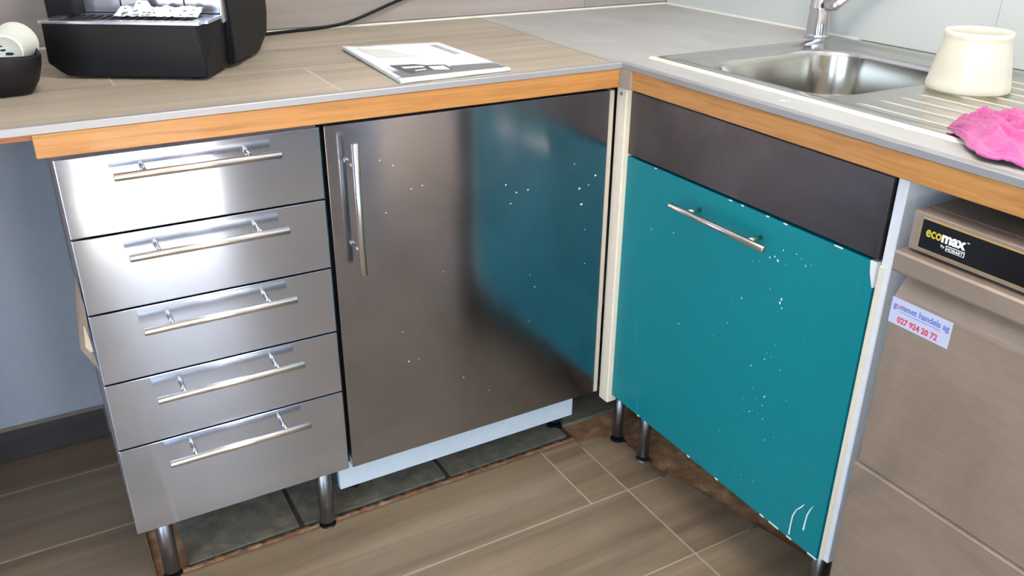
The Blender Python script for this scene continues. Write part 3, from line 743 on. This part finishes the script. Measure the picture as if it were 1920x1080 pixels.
def cup(center, direction, r0, r1, h, label, mark=False):
    u = Vector(direction).normalized()
    o = tag(obj('paper_cup', lathe(new_bm(), [(0, .003), (r0*.86, .003), (r0*.9, 0), (r0, .001), (r0*1.01, .004), (r1, h-.004), (r1*1.04, h-.002), (r1*1.03, h), (r1*.97, h-.003), (r0*.95, .008), (0, .008)], center, 40, u), M_cup, origin=center), label, 'cup', 'cups lying in the black basket')
    if mark:
        a, w = frame_of(u); bm = new_bm(); C0 = Vector(center)+u*.0025
        for (p, q, rr) in ((-.004, -.004, .006), (.004, .002, .004), (.006, .008, .003)): blob(bm, C0+a*p+w*q, -u, rr, .0008, a, w, 9, .5)
        obj('smudge', bm, M_edge, o, 'dark smudge on the cup bottom')
    return o
cup((-.026, .203, TOP+.068), (.30, .95, .06), .025, .0315, .064, 'white cup lying bottom forward with a dark smudge', True)
cup((-.100, .215, TOP+.056), (.05, .98, .02), .028, .036, .070, 'white cup lying beside the smudged one, cut by the photo edge')

# ------------------------------------------------------------------ power cord
b = new_bm()
raw = [(.36, .53, TOP+.004), (.42, .545, TOP+.004), (.455, .575, TOP+.004), (.50, .592, TOP+.004), (.56, .604, TOP+.004), (.613, .610, TOP+.005), (.66, .613, TOP+.009), (.70, .614, TOP+.018), (.74, .614, TOP+.031), (.79, .615, TOP+.048), (.84, .616, TOP+.064), (.90, .617, TOP+.088), (.95, .618, TOP+.13), (.97, .619, TOP+.19)]
def cr(P, m=6):
    P = [Vector(p) for p in P]; out = []
    for i in range(len(P)-1):
        a, b1, c1, d1 = P[max(i-1, 0)], P[i], P[i+1], P[min(i+2, len(P)-1)]
        for k in range(m):
            t = k/m; out.append(.5*((2*b1)+(-a+c1)*t+(2*a-5*b1+4*c1-d1)*t*t+(-a+3*b1-3*c1+d1)*t**3))
    out.append(P[-1]); return out
tube(b, cr(raw), .0036, 12)
tag(obj('power_cord', b, M_black, origin=(.61, .61, TOP)), 'black power cord running from behind the machine up the backsplash', 'cord')

# ------------------------------------------------------------------ dishwasher
dw = thing('dishwasher', 'undercounter stainless steel commercial dishwasher under the beech edge', 'dishwasher', (1.3, -1.0, 0))
MY0, MY1 = -1.30, -.700
b = new_bm(); box(b, 1.022, 1.58, MY0+.004, MY1-.004, .06, .836, .002); obj('body', b, M_mach, dw)
b = new_bm(); box(b, 1.0, 1.06, MY0, MY1, .783, .838, .0015, 2); box(b, 1.03, 1.575, MY0, MY1, .8365, .8385, .0004); obj('control_panel', b, M_mach, dw)
lp = obj('door_handle', prism(new_bm(), [(1.021, .779), (.988, .779), (.985, .776), (.985, .752), (.988, .748), (1.021, .748)], MY0-.002, MY1+.006, 'y'), M_mach, dw, 'projecting steel lip')
d = obj('door', prism(new_bm(), [(1.021, .744), (1.017, .740), (.9975, .712), (.996, .708), (.996, .425), (1.021, .425)], MY0, MY1, 'y'), M_mach, dw)
obj('lower_panel', box(new_bm(), .9885, 1.021, MY0, MY1+.002, .015, .4238, .0016, 2), M_mach, dw)
for x, y in ((1.06, -.74), (1.06, -1.26), (1.52, -.74), (1.52, -1.26)): obj('foot', tube(new_bm(), [(x, y, .0005), (x, y, .062)], .016, 16), M_foot, dw)
lbl = obj('badge', box(new_bm(), .9985, 1.0001, -1.27, -.7145, .7885, .8325, .0004), M_gold, dw, 'black badge with gold border')
obj('badge_face', box(new_bm(), .9980, .9990, -1.268, -.7165, .7905, .8305), M_blackgloss, lbl)
def TM(x, y, z): return Matrix(((0, 0, -1, x), (-1, 0, 0, y), (0, 1, 0, z), (0, 0, 0, 1)))
def put(s, y0, y1, z, size, mat, parent, x, off=0.0, name='lettering', lab=None, shear=0.0):
    bm = text_mesh(s, size, TM(x, 0, z), off, .0002, shear=shear); a, c_ = text_w(bm, 'y'); k = (y0-y1)/(c_-a)
    for v in bm.verts: v.co.y = y0+(v.co.y-c_)*k
    return obj(name, bm, mat, parent, lab)
put('eco', -.7245, -.7475, .8090, .0200, M_yellow, lbl, .9977, .0004, lab='yellow lettering eco')
put('max', -.7480, -.7830, .8090, .0200, M_whiteprint, lbl, .9977, .0008, lab='white lettering max')
put('TM', -.7838, -.7870, .8185, .0028, M_whiteprint, lbl, .9977)
put('by', -.7490, -.7545, .8015, .0060, M_whiteprint, lbl, .9977)
hb = obj('maker_plate', box(new_bm(), .9975, .9981, -.7835, -.7562, .7985, .8060, .0002), M_whiteprint, lbl)
obj('maker_plate_inner', box(new_bm(), .9973, .9977, -.7826, -.7571, .7994, .8051), M_blackgloss, lbl)
put('HOBART', -.7580, -.7817, .8002, .0056, M_whiteprint, lbl, .9972, .0001)
# sticker
stk = obj('sticker', box(new_bm(), .9953, .9960, -.7935, -.6985, .669, .7085), M_sticker, d, 'pale sticker with blue and red lettering')
put('g', -.7025, -.7080, .6935, .0130, M_blueprint, stk, .9951, .0002)
put('o', -.7088, -.7128, .6935, .0120, M_redprint, stk, .9951)
put('mmet handels ag', -.7138, -.7905, .6935, .0130, M_blueprint, stk, .9951, .0002)
b = new_bm(); box(b, .9951, .9954, -.778, -.714, .6895, .6903); obj('rule', b, M_blueprint, stk)
put('027 924 20 72', -.7125, -.7765, .6735, .0125, M_redprint, stk, .9951, .0003)

# small white scrap on the grey slab
b = new_bm()
for k in range(5): blob(b, (1.047+random.uniform(-.006, .006), -.404+random.uniform(-.008, .008), TOP+.0002), (0, 0, 1), random.uniform(.002, .005), .001, (1, 0, 0), (0, 1, 0), 8, .7)
tag(obj('paint_scrap', b, M_splat, origin=(1.047, -.404, TOP)), 'small dried white paint blot on the grey slab before the sink', 'paint blot')
